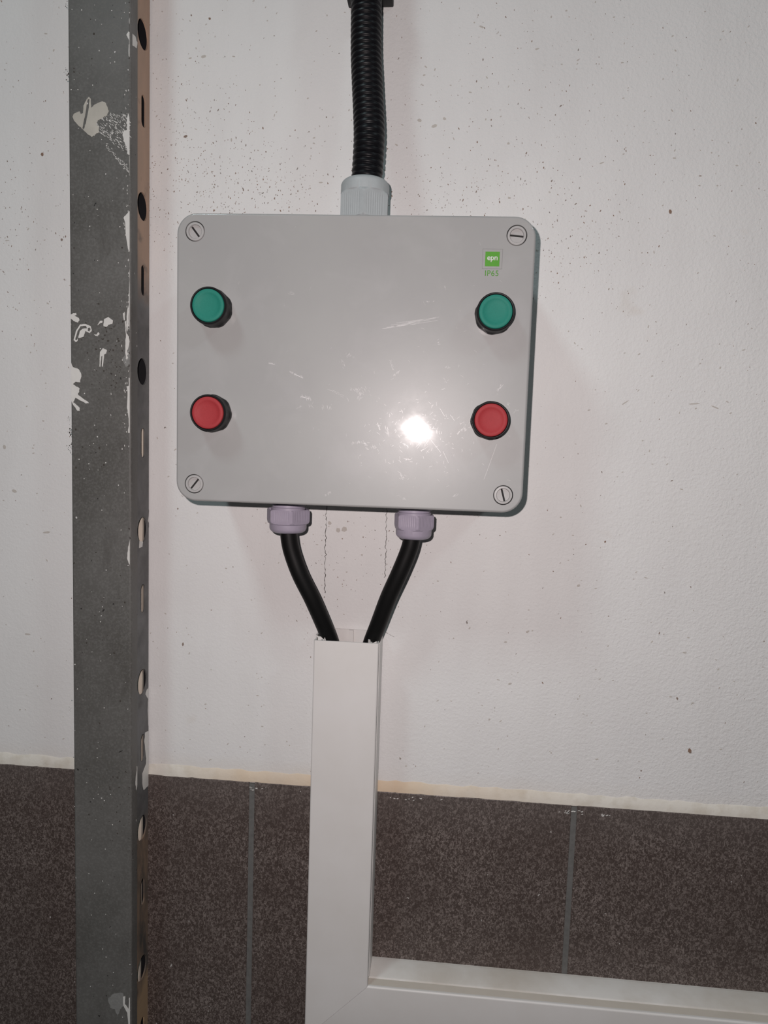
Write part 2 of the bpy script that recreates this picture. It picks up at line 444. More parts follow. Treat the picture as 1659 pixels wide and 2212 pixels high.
# paint crumbs on the tile edge
rng = random.Random(8); crumbs = []
for px, py, n, sx in ((345, 1697, 16, 16), (230, 1680, 6, 30), (1225, 1751, 14, 18), (1290, 1756, 7, 26), (520, 1700, 10, 30), (100, 1672, 12, 50), (880, 1722, 10, 40), (700, 1707, 8, 40)):
    for _ in range(n):
        q = P(px+rng.gauss(0, sx), py+abs(rng.gauss(0, 4)), TD)
        if q.z > TT-.001: q.z = TT-.0015
        crumbs.append((q.x, q.z, rng.uniform(.0005, .0018), rng.uniform(.0003, .0007), rng.gauss(.2, .3)))
for px, py in ((1307, 1973), (1190, 1797), (120, 1693), (420, 1800), (78, 1735)):
    q = P(px, py, TD); crumbs.append((q.x, q.z, .0006, .0007, 0))
flecks('paint_crumbs', crumbs, M_PAINT, wall, TD, seed=9)

# ------------------------------------------------------------------ steel post
XL, XR = -.3431, -.2853; PD = .043; FD = .0028; LIP = .0300
post = thing('steel_post', 'grey perforated steel post with white paint splashes on the left', 'post', (-.314, 0, 0))
ox = -.314
Z0, Z1 = 0.0, 3.1
def prof_z(bm, prof, z0, z1):
    loops(bm, [[Vector((x-ox, -d, z0)) for x, d in prof], [Vector((x-ox, -d, z1)) for x, d in prof]])
def arc(cx, cy, r, a0, a1, n=5): return [(cx+r*math.cos(a0+(a1-a0)*i/n), cy+r*math.sin(a0+(a1-a0)*i/n)) for i in range(n+1)]
r = .0022
outer = [(XL, LIP)]+arc(XL+r, PD-r, r, PI, PI/2)+arc(XR-r, PD-r, r, PI/2, 0)+[(XR, LIP)]
t = .0016
inner = [(XR-t, LIP)]+arc(XR-r, PD-r, r-t, 0, PI/2)+arc(XL+r, PD-r, r-t, PI/2, PI)+[(XL+t, LIP)]
bm = bmesh.new(); prof_z(bm, outer+inner, Z0, Z1)
obj('face_channel', bm, MS, post, 40)
# side flange with alternating round holes and slots
zr = [EYE+.3663-.1508*k for k in range(-4, 10)]; zs = [EYE+.3005-.1514*k for k in range(-4, 10)]
holes = [[(.0172+.0113*math.cos(2*PI*i/32), z+.0125*math.sin(2*PI*i/32)) for i in range(32)] for z in zr if z > .1]
for z in zs:
    if z < .1: continue
    s_ = []
    for i in range(13): a = PI*i/12; s_.append((.0158+.0046*math.cos(a), z+.0095+.0046*math.sin(a)))
    for i in range(13): a = PI+PI*i/12; s_.append((.0158+.0046*math.cos(a), z-.0095+.0046*math.sin(a)))
    holes.append(s_)
cells = sorted(holes, key=lambda h: sum(v for u, v in h)/len(h))
mids = [sum(v for u, v in h)/len(h) for h in cells]
bm = bmesh.new(); TH = .0014; XFm = XR-.0007-ox
def fv(u, v, k): return bm.verts.new((XFm-k*TH, -u, v))
edges = [Z0]+[(a+b)/2 for a, b in zip(mids, mids[1:])]+[Z1]
for h, zm, e0, e1 in zip(cells, mids, edges, edges[1:]):
    um = sum(u for u, v in h)/len(h); rect = []
    lo, hi = zm-.02, zm+.02
    for u, v in h:                                  # project each rim point on the cell's border
        du, dv = u-um, v-zm
        k = min(((.0405 if du > 0 else FD)-um)/du if abs(du) > 1e-9 else 9e9, ((hi if dv > 0 else lo)-zm)/dv if abs(dv) > 1e-9 else 9e9)
        rect.append((um+du*k, zm+dv*k))
    for cu_, cv_ in ((FD, lo), (.0405, lo), (.0405, hi), (FD, hi)):   # pin the corners
        i = min(range(len(rect)), key=lambda i: (rect[i][0]-cu_)**2+(rect[i][1]-cv_)**2); rect[i] = (cu_, cv_)
    n = len(h)
    A = [fv(u, v, 0) for u, v in rect]; B = [fv(u, v, 0) for u, v in h]; C_ = [fv(u, v, 1) for u, v in h]; D_ = [fv(u, v, 1) for u, v in rect]
    for i in range(n):
        j = (i+1) % n
        for p, q in ((A, B), (B, C_), (C_, D_)): bm.faces.new((p[i], p[j], q[j], q[i]))
    for z0_, z1_ in ((e0, lo), (hi, e1)):
        for k in (0, 1): bm.faces.new([fv(u, v, k) for u, v in ((FD, z0_), (.0405, z0_), (.0405, z1_), (FD, z1_))])
for u in (FD, .0405): bm.faces.new([fv(u, v, k) for v, k in ((Z0, 0), (Z1, 0), (Z1, 1), (Z0, 1))])
bmesh.ops.remove_doubles(bm, verts=bm.verts, dist=1e-6)
obj('side_flange', bm, MFL, post)
bm = bmesh.new(); box(bm, XL+.0005-ox, XL+.0019-ox, -.0405, -FD, Z0, Z1); obj('side_flange', bm, MFL, post)
bm = bmesh.new(); box(bm, XL+.003-ox, XR-.0025-ox, -.0046, -.0032, Z0, Z1); obj('dark_gap_sheet', bm, M_GAP_DARK, post)  # black sheet added so the gap behind the holes looks dark
bm = bmesh.new()
def bk(z, g): return [Vector((x-ox, -d, z)) for x, d in ((XL+.004, .0048), (XR-.0021-g, .0048), (XR-.0021-g, .0085), (XL+.004, .0085))]
loops(bm, [bk(Z0, .0068), bk(EYE-.54, .0050), bk(EYE-.40, .0033), bk(EYE-.10, .0024), bk(EYE+.028, .0018)], True, True)
obj('cream_backing', bm, M_CREAM, post)
# white paint splashes, outlines on the face
def c1(pts, o_=(120, 0), s_=3.95): return [(o_[0]+x/s_, o_[1]+y/s_) for x, y in pts]
c2 = lambda pts: c1(pts, (120, 540)); c3 = lambda pts: c1(pts, (120, 1080)); c4 = lambda pts: c1(pts, (120, 1620), 3.735)
def rag(pts, amp, seed, n=4):
    rng = random.Random(seed); out = []
    for a, b in zip(pts, pts[1:]+pts[:1]):
        for i in range(n):
            t = i/n; j = 0 if i == 0 else amp
            out.append((a[0]+(b[0]-a[0])*t+rng.gauss(0, j), a[1]+(b[1]-a[1])*t+rng.gauss(0, j)))
    return out
XMAX = XR-.0014
def splash(pts, holes=(), thick=.00022, seed=1, amp=.35):
    polys = []
    for pl in [pts]+list(holes):
        q = [P(x, y, PD) for x, y in rag(pl, amp, seed)]
        polys.append([(min(max(v.x, XL+.001), XMAX)-ox, v.z) for v in q])
    me = fix(flat(polys, thick, lambda u, v, w: (u, -PD-w, v)))
    return obj('paint_splash', me, M_PAINT, post)
q = splash(c1([(145, 1000), (160, 970), (205, 950), (215, 975), (235, 965), (240, 900), (265, 850), (285, 828), (302, 845), (305, 920), (340, 890), (400, 865), (430, 880), (455, 950), (440, 985), (410, 1000), (360, 1030), (345, 1060), (372, 1085), (370, 1130), (330, 1150), (310, 1170), (260, 1130), (225, 1100), (190, 1065), (160, 1030)]),
       [c1([(230, 1095), (250, 1000), (275, 850), (290, 845), (285, 920), (262, 1040), (243, 1105)])], seed=1); q.data.materials.clear(); q.data.materials.append(plain('dirty_paint_splash', (.60, .575, .51), .6, .3, 60, .35).m)
splash(c1([(620, 965), (630, 1000), (650, 1150), (652, 1250), (637, 1330), (620, 1320), (605, 1250), (590, 1215), (572, 1150), (580, 1120), (610, 1110), (610, 1010)]), seed=2)
splash(c1([(605, 300), (620, 270), (655, 285), (655, 385), (645, 495), (625, 480), (625, 400), (630, 350)]), seed=3)
splash(c1([(634, 110), (642, 120), (640, 180), (650, 270), (640, 270), (628, 190)]), seed=4, amp=.5)
splash(c1([(580, 1860), (600, 1835), (635, 1800), (640, 1950), (634, 2150), (620, 2130), (600, 2000), (595, 1900)]), seed=5)
splash(c1([(630, 1330), (637, 1330), (636, 1500), (631, 1500)]), seed=6, amp=.3)
splash(c2([(632, 110), (638, 110), (645, 300), (645, 720), (640, 790), (636, 720), (628, 600), (625, 420), (630, 300)]), seed=7)
splash(c2([(592, 610), (606, 600), (604, 700), (628, 740), (634, 780), (612, 860), (615, 930), (600, 930), (596, 820), (602, 720)]), seed=8, amp=.5)
splash(c2([(575, 540), (590, 530), (592, 600), (584, 600)]), seed=9)
splash(c2([(612, 520), (620, 470), (626, 520), (622, 640), (612, 700), (608, 620)]), seed=10)
splash(c2([(625, 1090), (648, 1100), (648, 1340), (636, 1560), (620, 1560), (625, 1440), (610, 1340), (615, 1210), (605, 1165), (625, 1160)]), seed=11)
splash(c2([(125, 555), (150, 540), (175, 535), (180, 555), (160, 560), (200, 580), (205, 600), (190, 620), (165, 610), (130, 585)]), seed=12)
splash(c2([(155, 770), (175, 690), (210, 635), (260, 632), (300, 650), (310, 690), (290, 710), (255, 690), (240, 740), (205, 752), (192, 745), (190, 772), (175, 787)]),
       [c2([(168, 765), (187, 695), (215, 650), (262, 648), (270, 668), (232, 672), (210, 690), (196, 740), (182, 772)]), c2([(276, 668), (290, 660), (300, 675), (290, 695), (276, 690)])], seed=13, amp=.2)
splash(c2([(410, 650), (415, 590), (450, 572), (490, 600), (485, 630), (450, 640), (435, 657)]), seed=14)
splash(c2([(358, 642), (380, 605), (402, 604), (398, 622), (378, 628)]), seed=15)
splash(c2([(325, 715), (350, 722), (365, 702), (377, 715), (360, 737), (340, 732)]), seed=16)
splash(c2([(380, 870), (405, 838), (438, 855), (432, 885), (415, 890), (404, 995), (396, 995), (400, 900), (390, 910), (383, 997), (375, 995)]), seed=17, amp=.25)
splash(c2([(133, 960), (150, 1000), (200, 1020), (220, 1060), (210, 1130), (170, 1125), (150, 1145), (205, 1180), (200, 1215), (190, 1235), (270, 1290), (285, 1305), (260, 1310), (170, 1260), (150, 1300), (205, 1345), (205, 1372), (185, 1370), (150, 1320), (135, 1290)]), seed=18)
splash(c3([(640, 310), (648, 340), (649, 500), (642, 575), (627, 545), (612, 500), (620, 400), (632, 350)]), seed=19)
splash(c3([(640, 0), (647, 0), (647, 260), (641, 260)]), seed=20, amp=.2)
splash(c4([(545, 1990), (562, 1985), (560, 2050), (590, 2090), (592, 2000), (606, 1995), (606, 2230), (588, 2230), (580, 2120), (548, 2060)]), seed=21)
M_SMEAR = plain('grey_paint_smear', (.30, .30, .29), .6, .3, 500, .4)
q = splash(c4([(425, 2000), (470, 1965), (545, 1962), (556, 2060), (520, 2090), (500, 2150), (480, 2090), (440, 2080)]), seed=22, thick=.0001, amp=.6); q.data.materials.clear(); q.data.materials.append(M_SMEAR.m)
q = splash(c2([(600, 830), (640, 800), (644, 980), (600, 1000), (570, 930), (590, 900)]), seed=23, thick=.0001, amp=.6); q.data.materials.clear(); q.data.materials.append(M_SMEAR.m)
# sprayed web of fine drips between the splash and the edge
rng = random.Random(21); sp = []
while len(sp) < 260:
    u, v = rng.uniform(330, 635), rng.uniform(930, 1350)
    lo = 1130+(u-370)*.75; hi = 985+(u-450)*.1
    if not (hi-20 < v < lo): continue
    if rng.random() < .35*(u-370)/265 and v > 1200: continue
    q = P(120+u/3.95, v/3.95, PD); s_ = rng.uniform(.0003, .0007)
    sp.append((q.x, q.z, s_*rng.uniform(1, 3.2), s_*.55, -rng.uniform(.5, 1.1)))
for _ in range(70):
    u = rng.uniform(430, 620); v = 1250+(u-440)*1.15+rng.gauss(0, 12); q = P(120+u/3.95, v/3.95, PD)
    sp.append((q.x, q.z, .0005*rng.uniform(.6, 2.2), .00025, -.85))
for _ in range(110):
    px = rng.uniform(150, 281); py = rng.uniform(0, 2212); q = P(px, py, PD); s_ = rng.uniform(.0003, .0006); sp.append((q.x, q.z, s_, s_, 0))
for _ in range(90):
    q = P(rng.gauss(274, 5), rng.uniform(180, 1000), PD); s_ = rng.uniform(.0003, .0007); sp.append((min(q.x, XMAX-.001), q.z, s_*.6, s_*1.6, 0))
flecks('paint_spatter', sp, M_PAINT, post, PD, .00012, 5, org=(ox, 0, 0))
rng = random.Random(31); dk = []
for cx_, cy_, n, sx, sy in ((235, 745, 70, 30, 45), (250, 790, 40, 28, 35), (255, 1750, 40, 25, 60), (215, 1300, 30, 40, 150), (190, 930, 16, 25, 70), (220, 120, 20, 45, 90), (225, 500, 14, 50, 90), (250, 1690, 14, 20, 20)):
    for _ in range(n):
        px = min(max(rng.gauss(cx_, sx), 160), 279); q = P(px, rng.gauss(cy_, sy), PD); s_ = rng.choice((.0003, .0004, .0005, .0009)); dk.append((q.x, q.z, s_, s_*rng.uniform(.6, 1.2), rng.uniform(0, 3)))
flecks('dark_spatter', dk, M_DUST, post, PD, .00012, 6, org=(ox, 0, 0))
# white paint on the lip and on the flange's wall edge (outlines as depth, height)
def side_splash(pts, xs, seed, name='paint_splash', mat=M_PAINT):
    rng = random.Random(seed); pl = []
    for px, py in rag(pts, .25, seed):
        # solve the depth on the plane x = xs
        r = Vector(((px-CX)/F, (py-CY)/F, 1.0)); w_ = Vector((r.dot(CXv), r.dot(CYv), -r.dot(CDv)))
        k = xs/w_.x; pl.append((DW-w_.y*k, EYE+w_.z*k))
    dmin, dmax = (FD+.0001, .0298) if xs < XR-.0003 else (LIP+.0002, .0405)
    pl = [(min(max(d, dmin), dmax), z) for d, z in pl]
    me = fix(flat([pl], .00015, lambda u, v, w: (xs+w-ox, -u, v)))
    obj(name, me, mat, post)
side_splash(c1([(655, 285), (680, 310), (697, 360), (692, 412), (655, 385)]), XR, 31)
XF = XR-.0007
side_splash(c3([(800, 90), (812, 80), (812, 230), (788, 180)]), XF, 32)
side_splash(c3([(793, 1600), (804, 1625), (806, 1900), (806, 2200), (772, 2200), (757, 2060), (764, 1985), (797, 1965), (786, 1800), (790, 1700), (768, 1660), (776, 1622)]), XF, 33)
side_splash(c4([(760, 0), (764, 150), (755, 280), (710, 325), (700, 270), (700, 190), (730, 110), (735, 0)]), XF+.0002, 34)
side_splash(c3([(715, 350), (745, 355), (740, 400), (712, 410)]), XF+.0001, 35)
side_splash(c4([(655, 130), (664, 140), (660, 260), (652, 330), (645, 260)]), XR, 36)
# dust tufts caught behind the left edge
rng = random.Random(41); bm = bmesh.new()
for px, py, r, n in ((143, 158, .0022, 9), (152, 930, .0026, 12), (151, 968, .0022, 8), (150, 1530, .0012, 4), (142, 15, .002, 6), (149, 905, .0014, 5), (148, 650, .001, 3), (152, 1405, .0008, 2)):
    q = P(px, py, .036)
    for _ in range(n):
        c = Vector((min(q.x+rng.gauss(0, r*.45), XL-.0003)-ox, q.y+rng.gauss(0, r*.5), q.z+rng.gauss(0, r*1.3)))
        rr = bmesh.ops.create_icosphere(bm, subdivisions=1, radius=r*rng.uniform(.08, .25))
        for v in rr['verts']: v.co = c+Vector((v.co.x, v.co.y, v.co.z*rng.uniform(.8, 1.8)))*rng.uniform(.7, 1.2)
obj('dust_tufts', bm, M_DUST, post, kind='stuff')

# ------------------------------------------------------------------ push-button box
BX, BZ = -.0787, EYE+.0676; BW, BH, BR = .2855, .2315, .0165
bxo = thing('control_box', 'grey plastic control box with four push buttons mounted on the wall', 'control box', (BX, -.0028, BZ))
bxo.rotation_euler = (math.radians(.35), 0, math.radians(.85))
DF = .0972                                 # lid face above the empty
def stack(bm, spec, cap0=True, cap1=True):
    rings = []
    for inset, d in spec:
        rings.append([Vector((u, -d, v)) for u, v in rrect(BW-2*inset, BH-2*inset, max(BR-inset, .004))])
    loops(bm, rings, cap0, cap1)
bm = bmesh.new(); stack(bm, [(.0045, 0.0), (.0040, .001), (.0025, .0655), (.004, .0668), (.004, .0745)])
obj('enclosure_body', bm, M_BODY, bxo, 40)
SC = [(-.2065, .1688, 128), (.0492, .1688, -5), (-.2060, -.0339, 52), (.0484, -.0339, -74)]
SC = [(x-BX, z+EYE-BZ, a) for x, z, a in SC]
rim = [(.0012, .0678), (.0005, .0685), (.0000, .0960-.001)]
for i in range(7):
    a = PI/2*i/6; rim.append((.0018*(1-math.cos(a)), DF-.0018+.0018*math.sin(a)))
bm = bmesh.new(); stack(bm, rim, False, False)
HR = .0080
me = flat([rrect(BW-.0036, BH-.0036, BR-.0018)]+[circle(x, z, HR, 48) for x, z, a in SC], 0.0, lambda u, v, w: (u, -DF, v))
bm.from_mesh(me); bpy.data.meshes.remove(me)
for x, z, a in SC:                       # walls of the screw wells
    loops(bm, [[Vector((u, -d, v)) for u, v in circle(x, z, HR, 48)] for d in (DF, DF-.006)], False, False)
bmesh.ops.remove_doubles(bm, verts=bm.verts, dist=2e-6)
# inner skin so the lid is a closed shell
lid = obj('lid', bm, ML, bxo, 35)
for p_ in lid.data.polygons:
    if abs(p_.normal.y) > .9999: p_.use_smooth = False
for x, z, a in SC:
    bm = bmesh.new()
    lathe(bm, [(.0073, -.006), (.0073, -.0004), (.0071, .0000), (.0056, .0001), (.0053, -.0003), (.0053, -.0030)], 'y', 48, (0, 0, 0))
    for v in bm.verts: v.co.y = -v.co.y
    for sgn in (1, -1):                  # two D-shaped lands, slot between them
        pts = []
        a0 = math.asin(.00075/.0052)
        for i in range(17):
            b = a0+(PI-2*a0)*i/16; pts.append((.0052*math.cos(b), sgn*.0052*math.sin(b)))
        loops(bm, [[Vector((u, .0030, v)) for u, v in pts], [Vector((u, .0016, v)) for u, v in pts]], True, True)
    for v in bm.verts:
        an = math.radians(a); u, s_ = v.co.x, v.co.z
        v.co.x, v.co.z = u*math.cos(an)-s_*math.sin(an), u*math.sin(an)+s_*math.cos(an)
    scw = obj('screw', bm, M_SCREW, bxo, 40, (x, -DF, z))
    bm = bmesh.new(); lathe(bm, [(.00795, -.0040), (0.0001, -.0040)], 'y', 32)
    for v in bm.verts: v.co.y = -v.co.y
    obj('slot_floor', bm, M_RECESS_SHADE, scw)  # near-black disc, shade of the screw gap and slot painted in
# push buttons
BT = [(-.1903, .1081, M_GREEN, 'green push button cap', 20), (.0344, .1077, M_GREEN, 'green push button cap', 10),
      (-.1900, .0243, M_RED, 'red push button cap', 5), (.0347, .0252, M_RED, 'red push button cap', 40)]
for x, z, mt, lb, rot in BT:
    x -= BX; z += EYE-BZ
    bm = bmesh.new(); n = 96; rings = []
    def ring(rad, h, flatness=0):
        out = []
        for i in range(n):
            a = 2*PI*i/n; r = rad
            if flatness:
                k = (a+math.radians(rot)) % (PI/4)-PI/8
                r = min(rad, flatness/math.cos(k)+.0001)
            out.append(Vector((r*math.cos(a), -h, r*math.sin(a))))
        return out
    spec = [(.0148, 0, 0), (.0153, .0003, .0147), (.0154, .0042, .0147), (.0150, .0052, .0146), (.0147, .0060, 0), (.0147, .0130, 0), (.01465, .0148, 0), (.01440, .0157, 0), (.0139, .0161, 0), (.01335, .0160, 0), (.0131, .0155, 0), (.0131, .0090, 0)]
    loops(bm, [ring(*s_) for s_ in spec], True, True)
    b = obj('push_button', bm, M_BLACK, bxo, 40, (x, -DF, z))
    bm = bmesh.new()
    lathe(bm, [(.0128, .0095), (.0128, .0154), (.0126, .0160), (.0121, .0163), (.0108, .0164), (.0100, .0163), (.0092, .0159), (.0080, .0154), (.0060, .0151), (.0030, .01495), (.0006, .0149)], 'y', 64, (0, 0, 0), True, True)
    for v in bm.verts: v.co.y = -v.co.y
    c = obj('button_cap', bm, mt, b, 50); c['label'] = lb
# printed mark
def rectz(x0, x1, z0, z1): return [(x0, z0), (x1, z0), (x1, z1), (x0, z1)]
lx, lz = .0311-BX, .1506+EYE-BZ
pl = obj('brand_label', fix(flat([rectz(lx-.0078, lx+.0078, lz-.0075, lz+.0078)], .00010, lambda u, v, w: (u, -DF-w, v))), M_PLATE, bxo)
pl['label'] = 'green and white square emblem'
obj('border_line', fix(flat([rectz(lx-.0078, lx+.0078, lz-.0075, lz+.0078), rectz(lx-.0075, lx+.0075, lz-.0072, lz+.0075)], .00004, lambda u, v, w: (u, -DF-.00010-w, v))), M_RIM, pl)
obj('green_square', fix(flat([rectz(lx-.0056, lx+.0056, lz-.0055, lz+.0056)], .00006, lambda u, v, w: (u, -DF-.00010-w, v))), M_LOGO, pl)
obj('lettering', text_mesh('epn', .0043, .016, .95), M_WHITE, pl, loc=(lx, -DF-.00016, lz-.0001))
o = obj('rating_text', text_mesh('IP65', .0042, .002, 1.08), M_LOGO, bxo, loc=(.0311-BX, -DF, .1399+EYE-BZ)); o['label'] = 'green printed IP65 text'
# scuffs on the lid, flash glint painted pale: bundles of fine scratches
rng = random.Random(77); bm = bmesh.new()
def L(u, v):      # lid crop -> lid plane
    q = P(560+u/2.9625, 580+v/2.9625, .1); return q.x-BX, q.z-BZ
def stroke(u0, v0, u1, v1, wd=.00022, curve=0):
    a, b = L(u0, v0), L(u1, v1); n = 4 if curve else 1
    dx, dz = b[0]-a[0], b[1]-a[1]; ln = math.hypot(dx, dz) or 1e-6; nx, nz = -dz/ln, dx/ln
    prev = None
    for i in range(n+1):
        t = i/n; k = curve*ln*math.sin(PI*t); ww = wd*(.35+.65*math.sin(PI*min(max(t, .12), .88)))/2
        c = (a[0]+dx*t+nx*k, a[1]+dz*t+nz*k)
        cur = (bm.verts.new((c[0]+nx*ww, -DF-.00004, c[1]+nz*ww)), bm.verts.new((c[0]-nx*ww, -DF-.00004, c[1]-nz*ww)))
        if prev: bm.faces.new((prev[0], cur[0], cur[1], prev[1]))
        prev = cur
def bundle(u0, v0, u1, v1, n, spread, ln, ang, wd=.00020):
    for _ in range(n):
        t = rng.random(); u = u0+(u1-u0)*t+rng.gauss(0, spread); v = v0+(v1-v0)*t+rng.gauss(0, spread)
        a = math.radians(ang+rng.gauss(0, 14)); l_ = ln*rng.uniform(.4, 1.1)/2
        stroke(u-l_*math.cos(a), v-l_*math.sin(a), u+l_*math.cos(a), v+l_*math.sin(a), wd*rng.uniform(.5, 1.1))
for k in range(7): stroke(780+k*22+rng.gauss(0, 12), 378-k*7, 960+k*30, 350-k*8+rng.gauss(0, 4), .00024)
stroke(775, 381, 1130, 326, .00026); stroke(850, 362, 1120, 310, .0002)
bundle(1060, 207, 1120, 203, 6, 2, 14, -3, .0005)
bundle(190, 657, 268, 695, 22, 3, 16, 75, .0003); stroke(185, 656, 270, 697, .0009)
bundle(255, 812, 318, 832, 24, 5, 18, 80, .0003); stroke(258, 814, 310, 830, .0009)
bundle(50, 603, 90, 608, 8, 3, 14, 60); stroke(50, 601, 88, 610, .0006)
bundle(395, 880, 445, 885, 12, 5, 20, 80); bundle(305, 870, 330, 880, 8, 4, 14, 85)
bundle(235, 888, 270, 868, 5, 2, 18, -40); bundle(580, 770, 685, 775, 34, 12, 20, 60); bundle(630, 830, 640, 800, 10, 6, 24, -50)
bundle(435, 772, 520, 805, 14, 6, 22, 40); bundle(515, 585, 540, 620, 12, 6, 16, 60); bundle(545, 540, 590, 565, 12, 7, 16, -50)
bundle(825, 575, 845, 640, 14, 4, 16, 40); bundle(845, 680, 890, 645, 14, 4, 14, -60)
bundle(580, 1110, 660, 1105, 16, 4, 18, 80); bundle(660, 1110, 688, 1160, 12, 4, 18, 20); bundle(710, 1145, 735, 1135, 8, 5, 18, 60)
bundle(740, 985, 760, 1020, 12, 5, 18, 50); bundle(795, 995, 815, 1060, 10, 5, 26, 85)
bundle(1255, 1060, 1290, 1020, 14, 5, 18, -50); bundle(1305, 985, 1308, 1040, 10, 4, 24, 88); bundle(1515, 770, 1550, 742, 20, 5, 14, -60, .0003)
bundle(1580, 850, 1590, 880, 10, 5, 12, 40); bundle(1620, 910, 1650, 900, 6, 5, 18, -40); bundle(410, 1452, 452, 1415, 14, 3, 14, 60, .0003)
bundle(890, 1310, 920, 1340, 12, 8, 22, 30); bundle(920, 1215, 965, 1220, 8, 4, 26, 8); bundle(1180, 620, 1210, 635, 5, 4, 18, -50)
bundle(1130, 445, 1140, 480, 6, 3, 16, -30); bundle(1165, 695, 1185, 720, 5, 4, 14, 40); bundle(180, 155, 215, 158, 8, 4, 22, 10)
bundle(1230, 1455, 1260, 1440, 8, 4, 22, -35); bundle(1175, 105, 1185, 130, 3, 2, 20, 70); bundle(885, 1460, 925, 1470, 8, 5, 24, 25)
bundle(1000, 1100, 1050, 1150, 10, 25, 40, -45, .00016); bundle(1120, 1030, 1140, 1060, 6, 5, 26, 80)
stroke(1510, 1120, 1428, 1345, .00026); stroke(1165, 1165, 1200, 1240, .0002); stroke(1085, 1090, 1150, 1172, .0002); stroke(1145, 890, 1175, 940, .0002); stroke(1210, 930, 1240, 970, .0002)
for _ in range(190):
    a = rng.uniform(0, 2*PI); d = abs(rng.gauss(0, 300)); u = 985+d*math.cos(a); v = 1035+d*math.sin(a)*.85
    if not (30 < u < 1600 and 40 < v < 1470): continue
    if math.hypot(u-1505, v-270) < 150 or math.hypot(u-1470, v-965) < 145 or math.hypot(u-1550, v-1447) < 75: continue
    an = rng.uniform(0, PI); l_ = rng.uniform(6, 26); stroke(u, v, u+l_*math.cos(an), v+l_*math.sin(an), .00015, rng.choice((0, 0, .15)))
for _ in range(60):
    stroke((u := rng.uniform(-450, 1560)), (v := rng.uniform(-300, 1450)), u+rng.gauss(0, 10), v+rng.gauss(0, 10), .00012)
obj('scratch_glints', bm, M_SCRATCH_GLINT, bxo, kind='stuff')

# cable glands
def gland(name, axis, z_hex0, z_hex1, zdome, rc, rdome, rbore, sgn, rot, neck, mat, label):
    """hex nut with ribbed flats and a domed end; sgn=-1 points down"""
    rin = rc*math.cos(PI/6); n = 360; bm = bmesh.new(); rings = []
    H = abs(z_hex1-z_hex0); D = abs(zdome-z_hex1)
    lev = [(0, rc-.0012, 0), (.0010, rc+.001, 0), (.0025, rc+.001, 1), (H-.0045, rc+.001, 1), (H-.0030, rc+.001, 0), (H-.0016, rc-.0006, 0), (H-.0004, rc-.0016, 0), (H+.0003, rdome, -1)]
    for i in range(1, 9):
        a = PI/2*i/8; e = min(D*.62, rdome-rbore-.0012)
        lev.append((H+D-e+e*math.sin(a), rdome-e+e*math.cos(a), -1))
    lev += [(H+D, rbore+.0004, -1), (H+D-.0006, rbore, -1), (H*.4, rbore, -1)]
    for h, lim, rib in lev:
        ring = []
        for i in range(n):
            a = 2*PI*i/n
            k = (a-math.radians(rot)) % (PI/3)-PI/6
            r = min(rin/math.cos(k), lim)
            if rib < 0: r = lim
            if rib == 1 and abs(k) < .40: r -= .00022*(1 if (i//3) % 2 else 0)
            # angle 0 of the hex faces the camera
            ring.append(Vector((r*math.sin(a), -r*math.cos(a), sgn*h)))
        rings.append(ring)
    loops(bm, rings, False, False)
    g = obj(name, bm, mat, bxo, 28, (axis[0]-BX, -axis[1]+.0028, z_hex0-BZ)); g['label'] = label
    bm = bmesh.new()
    lathe(bm, [(neck, 0), (neck, -sgn*.0016), (neck-.0010, -sgn*.0020), (neck-.0010, -sgn*.0040), (neck+.0006, -sgn*.0042), (neck+.0006, -sgn*.0085), (rbore, -sgn*.0085), (rbore, sgn*.006), (neck, sgn*.006), (neck, 0)], 'z', 48)
    obj('threaded_neck', bm, mat, g, 40)
GD = .050
gland('cable_gland', (-.0757, GD), EYE+.1925, EYE+.2145, EYE+.2262, .0228, .0207, .0140, 1, 3, .0185, M_GLAND_T, 'large pale blue-grey gland on top of the box')
gland('cable_gland', (-.1368, GD), EYE-.0566, EYE-.0697, EYE-.0778, .0202, .0166, .0082, -1, 22, .0152, M_GLAND_B, 'lilac gland under the left side of the box')
gland('cable_gland', (-.0237, GD), EYE-.0570, EYE-.0704, EYE-.0788, .0184, .0160, .0082, -1, 14, .0150, M_GLAND_B, 'lilac gland under the right side of the box')

# ------------------------------------------------------------------ conduit, clip, cables
def local(pts, o): return [p-o for p in pts]
ctr = [P(791, 402, .050), P(792.5, 384, .050), P(795.7, 339, .050), P(797.5, 294, .050), P(796.4, 249, .047), P(793.4, 181, .043), P(791, 113, .039), P(791.5, 30, .036), P(791.7, -20, .036)]
ctr = [ctr[0]+Vector((.0003, 0, -.016))]+ctr+[Vector((ctr[-1].x, ctr[-1].y, EYE+z)) for z in (.46, .55, .68)]
co = thing('corrugated_conduit', 'black corrugated conduit entering the top of the grey box', 'conduit', ctr[0].copy())
path = local(catmull(ctr, 24), ctr[0]); K = 10
pts, ln = resample(path, .00508/K)
shape = [0, .25, .85, 1, 1, 1, 1, .95, .55, .08]
bm = bmesh.new(); sweep(bm, pts, lambda i: .0118+.0015*shape[i % K], 32)
obj('corrugated_tube', bm, M_COND, co, 50)
cq = ctr[-4]
clip = thing('conduit_clip', 'black plastic wall clip holding the corrugated conduit at the top', 'clip', Vector((cq.x, 0, cq.z+.012)))
zc = P(791, 15, .002).z-clip.location.z
bm = bmesh.new()
box(bm, -.0205, .0205, -.020, 0, zc, zc+.026, .0012, 2); box(bm, -.017, .017, -.030, -.019, zc-.001, zc+.022, .001, 2)
obj('clip_base', bm, M_BLACK, clip, 40)
bm = bmesh.new(); dy = cq.y
rg = []
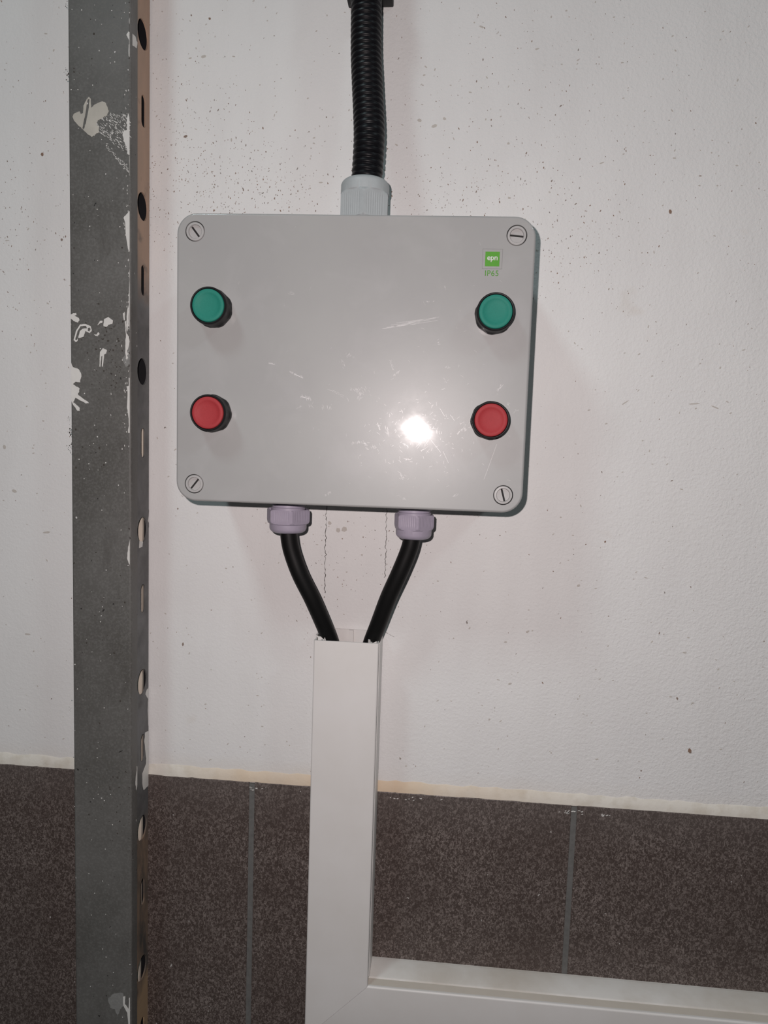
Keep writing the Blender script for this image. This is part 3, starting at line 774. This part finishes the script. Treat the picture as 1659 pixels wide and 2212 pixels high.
for i in range(29):
    a = math.radians(-130-0+ (260)*i/28)
    ca, sa = math.sin(a), -math.cos(a)
    rg.append([Vector((r*ca, dy+r*sa, z)) for r, z in ((.0139, zc), (.0162, zc), (.0162, zc+.018), (.0139, zc+.018))])
loops(bm, rg, True, True)
obj('clip_ring', bm, M_BLACK, clip, 40)

def cable(px, name, label):
    pts = [P(x, y, d) for x, y, d in px]
    o = thing(name, label, 'cable', pts[0].copy(), 'black cables below the control box')
    path = catmull(pts, 12); p2, ln = resample(local(path, pts[0]), .0025)
    bm = bmesh.new(); sweep(bm, p2, .0077, 28)
    obj('cable_sheath', bm, M_CABLE, o, True)
cable([(622, 1128, .050), (623.5, 1153, .050), (630, 1190, .0495), (648, 1240, .048), (674, 1292, .043), (698, 1346, .034), (713, 1384, .0265), (724, 1425, .0225), (733, 1500, .0205), (735, 1600, .0195), (734, 1720, .0195)],
      'power_cable', 'black cable curving from the left gland into the trunking')
cable([(892, 1142, .050), (889, 1167, .050), (882, 1192, .0495), (863, 1238, .048), (839, 1291, .043), (817, 1349, .034), (802, 1388, .0265), (791, 1428, .0225), (781, 1500, .0205), (779, 1600, .0195), (778, 1720, .0195)],
      'power_cable', 'black cable curving from the right gland into the trunking')

# ------------------------------------------------------------------ trunking
XI, XO = -.0514, -.1115; U = XI-XO; ZI = EYE-.5140; W0 = .0028; TDp = .043
def run(bm, prof, start, end, cut):
    """profile (u across from the inner side, depth) along a run; the mitre is at 45 degrees"""
    rings = []
    for s_ in (start, end):
        rings.append([Vector(s_(u, d)) for u, d in prof])
    loops(bm, rings)
def base_profs():
    t = .0016; i = -.0004
    back = [[(i, W0), (U-i, W0), (U-i, W0+t), (i, W0+t)]]
    walls = [[(i, W0+t-.0001), (i+t, W0+t-.0001), (i+t, .0290), (i+t+.0016, .0338), (.0105, .0338), (.0105, .0352), (.0092, .0372), (.0080, .0354), (.0034, .0354), (.0026, .0350), (.0024, .0312), (i+.0009, .0300), (i+.0003, .0297), (i, .0290)]]
    walls.append([(U-u, d) for u, d in walls[0]][::-1])
    ribs = [[(U/2-.0022, W0+t-.0001), (U/2+.0022, W0+t-.0001), (U/2+.0022, W0+t+.003), (U/2-.0022, W0+t+.003)]]
    return back, walls, ribs
def cover_prof():
    t = .0014; r = .0016
    half = [(.0006, LIPD), (.0006, .0392), (.0002, .0397)]
    half += [(r+r*math.cos(a), TDp-r+r*math.sin(a)) for a in [PI+.25-(PI/2+.25)*k/6 for k in range(7)]]
    o_ = [(U-u, d) for u, d in half]+half[::-1]
    in_ = [(.0018, LIPD), (.0018, TDp-t-.0006), (.0024, TDp-t)]
    hook = [(.0062, TDp-t), (.0062, .0385), (.0070, .0374), (.0078, .0385), (.0076, TDp-t)]
    h2 = in_+hook
    return o_+h2+[(U-u, d) for u, d in h2][::-1]
LIPD = .0308
for nm, lab, orient in (('cable_trunking', 'upright white trunking taking in the two black cables', 'v'), ('cable_trunking', 'white horizontal trunking running right along the brown tiles', 'h')):
    if orient == 'v':
        org = Vector(((XI+XO)/2, 0, ZI-U))
        st = lambda u, d, e=0: Vector((XI-u, -d, EYE-.1765-e))-org
        en = lambda u, d: Vector((XI-u, -d, ZI-u+.00015))-org
    else:
        org = Vector((.4, 0, ZI-U))
        st = lambda u, d, e=0: Vector((XI-u+.00020, -d, ZI-u))-org
        en = lambda u, d: Vector((1.05, -d, ZI-u))-org
    tr = thing(nm, lab, 'trunking', org, 'white cable trunking')
    back, walls, ribs = base_profs()
    bm = bmesh.new()
    for pf in back+walls+ribs: run(bm, pf, st, en, None)
    obj('trunking_base', bm, M_DUSTY if orient == 'h' else M_PVC, tr, 30)
    bm = bmesh.new(); run(bm, cover_prof(), (lambda u, d: st(u, d, .0016)) if orient == 'v' else st, en, None)
    cv = obj('trunking_cover', bm, M_PVC, tr, 30)
    if orient == 'h':                    # settled dirt on the ledge of the cover
        cv.data.materials.append(M_GRIME.m)
        for p_ in cv.data.polygons:
            if p_.normal.z > .95 and -p_.center.y < .0392: p_.material_index = 1
# small snapped-off clip ends at the sawn top
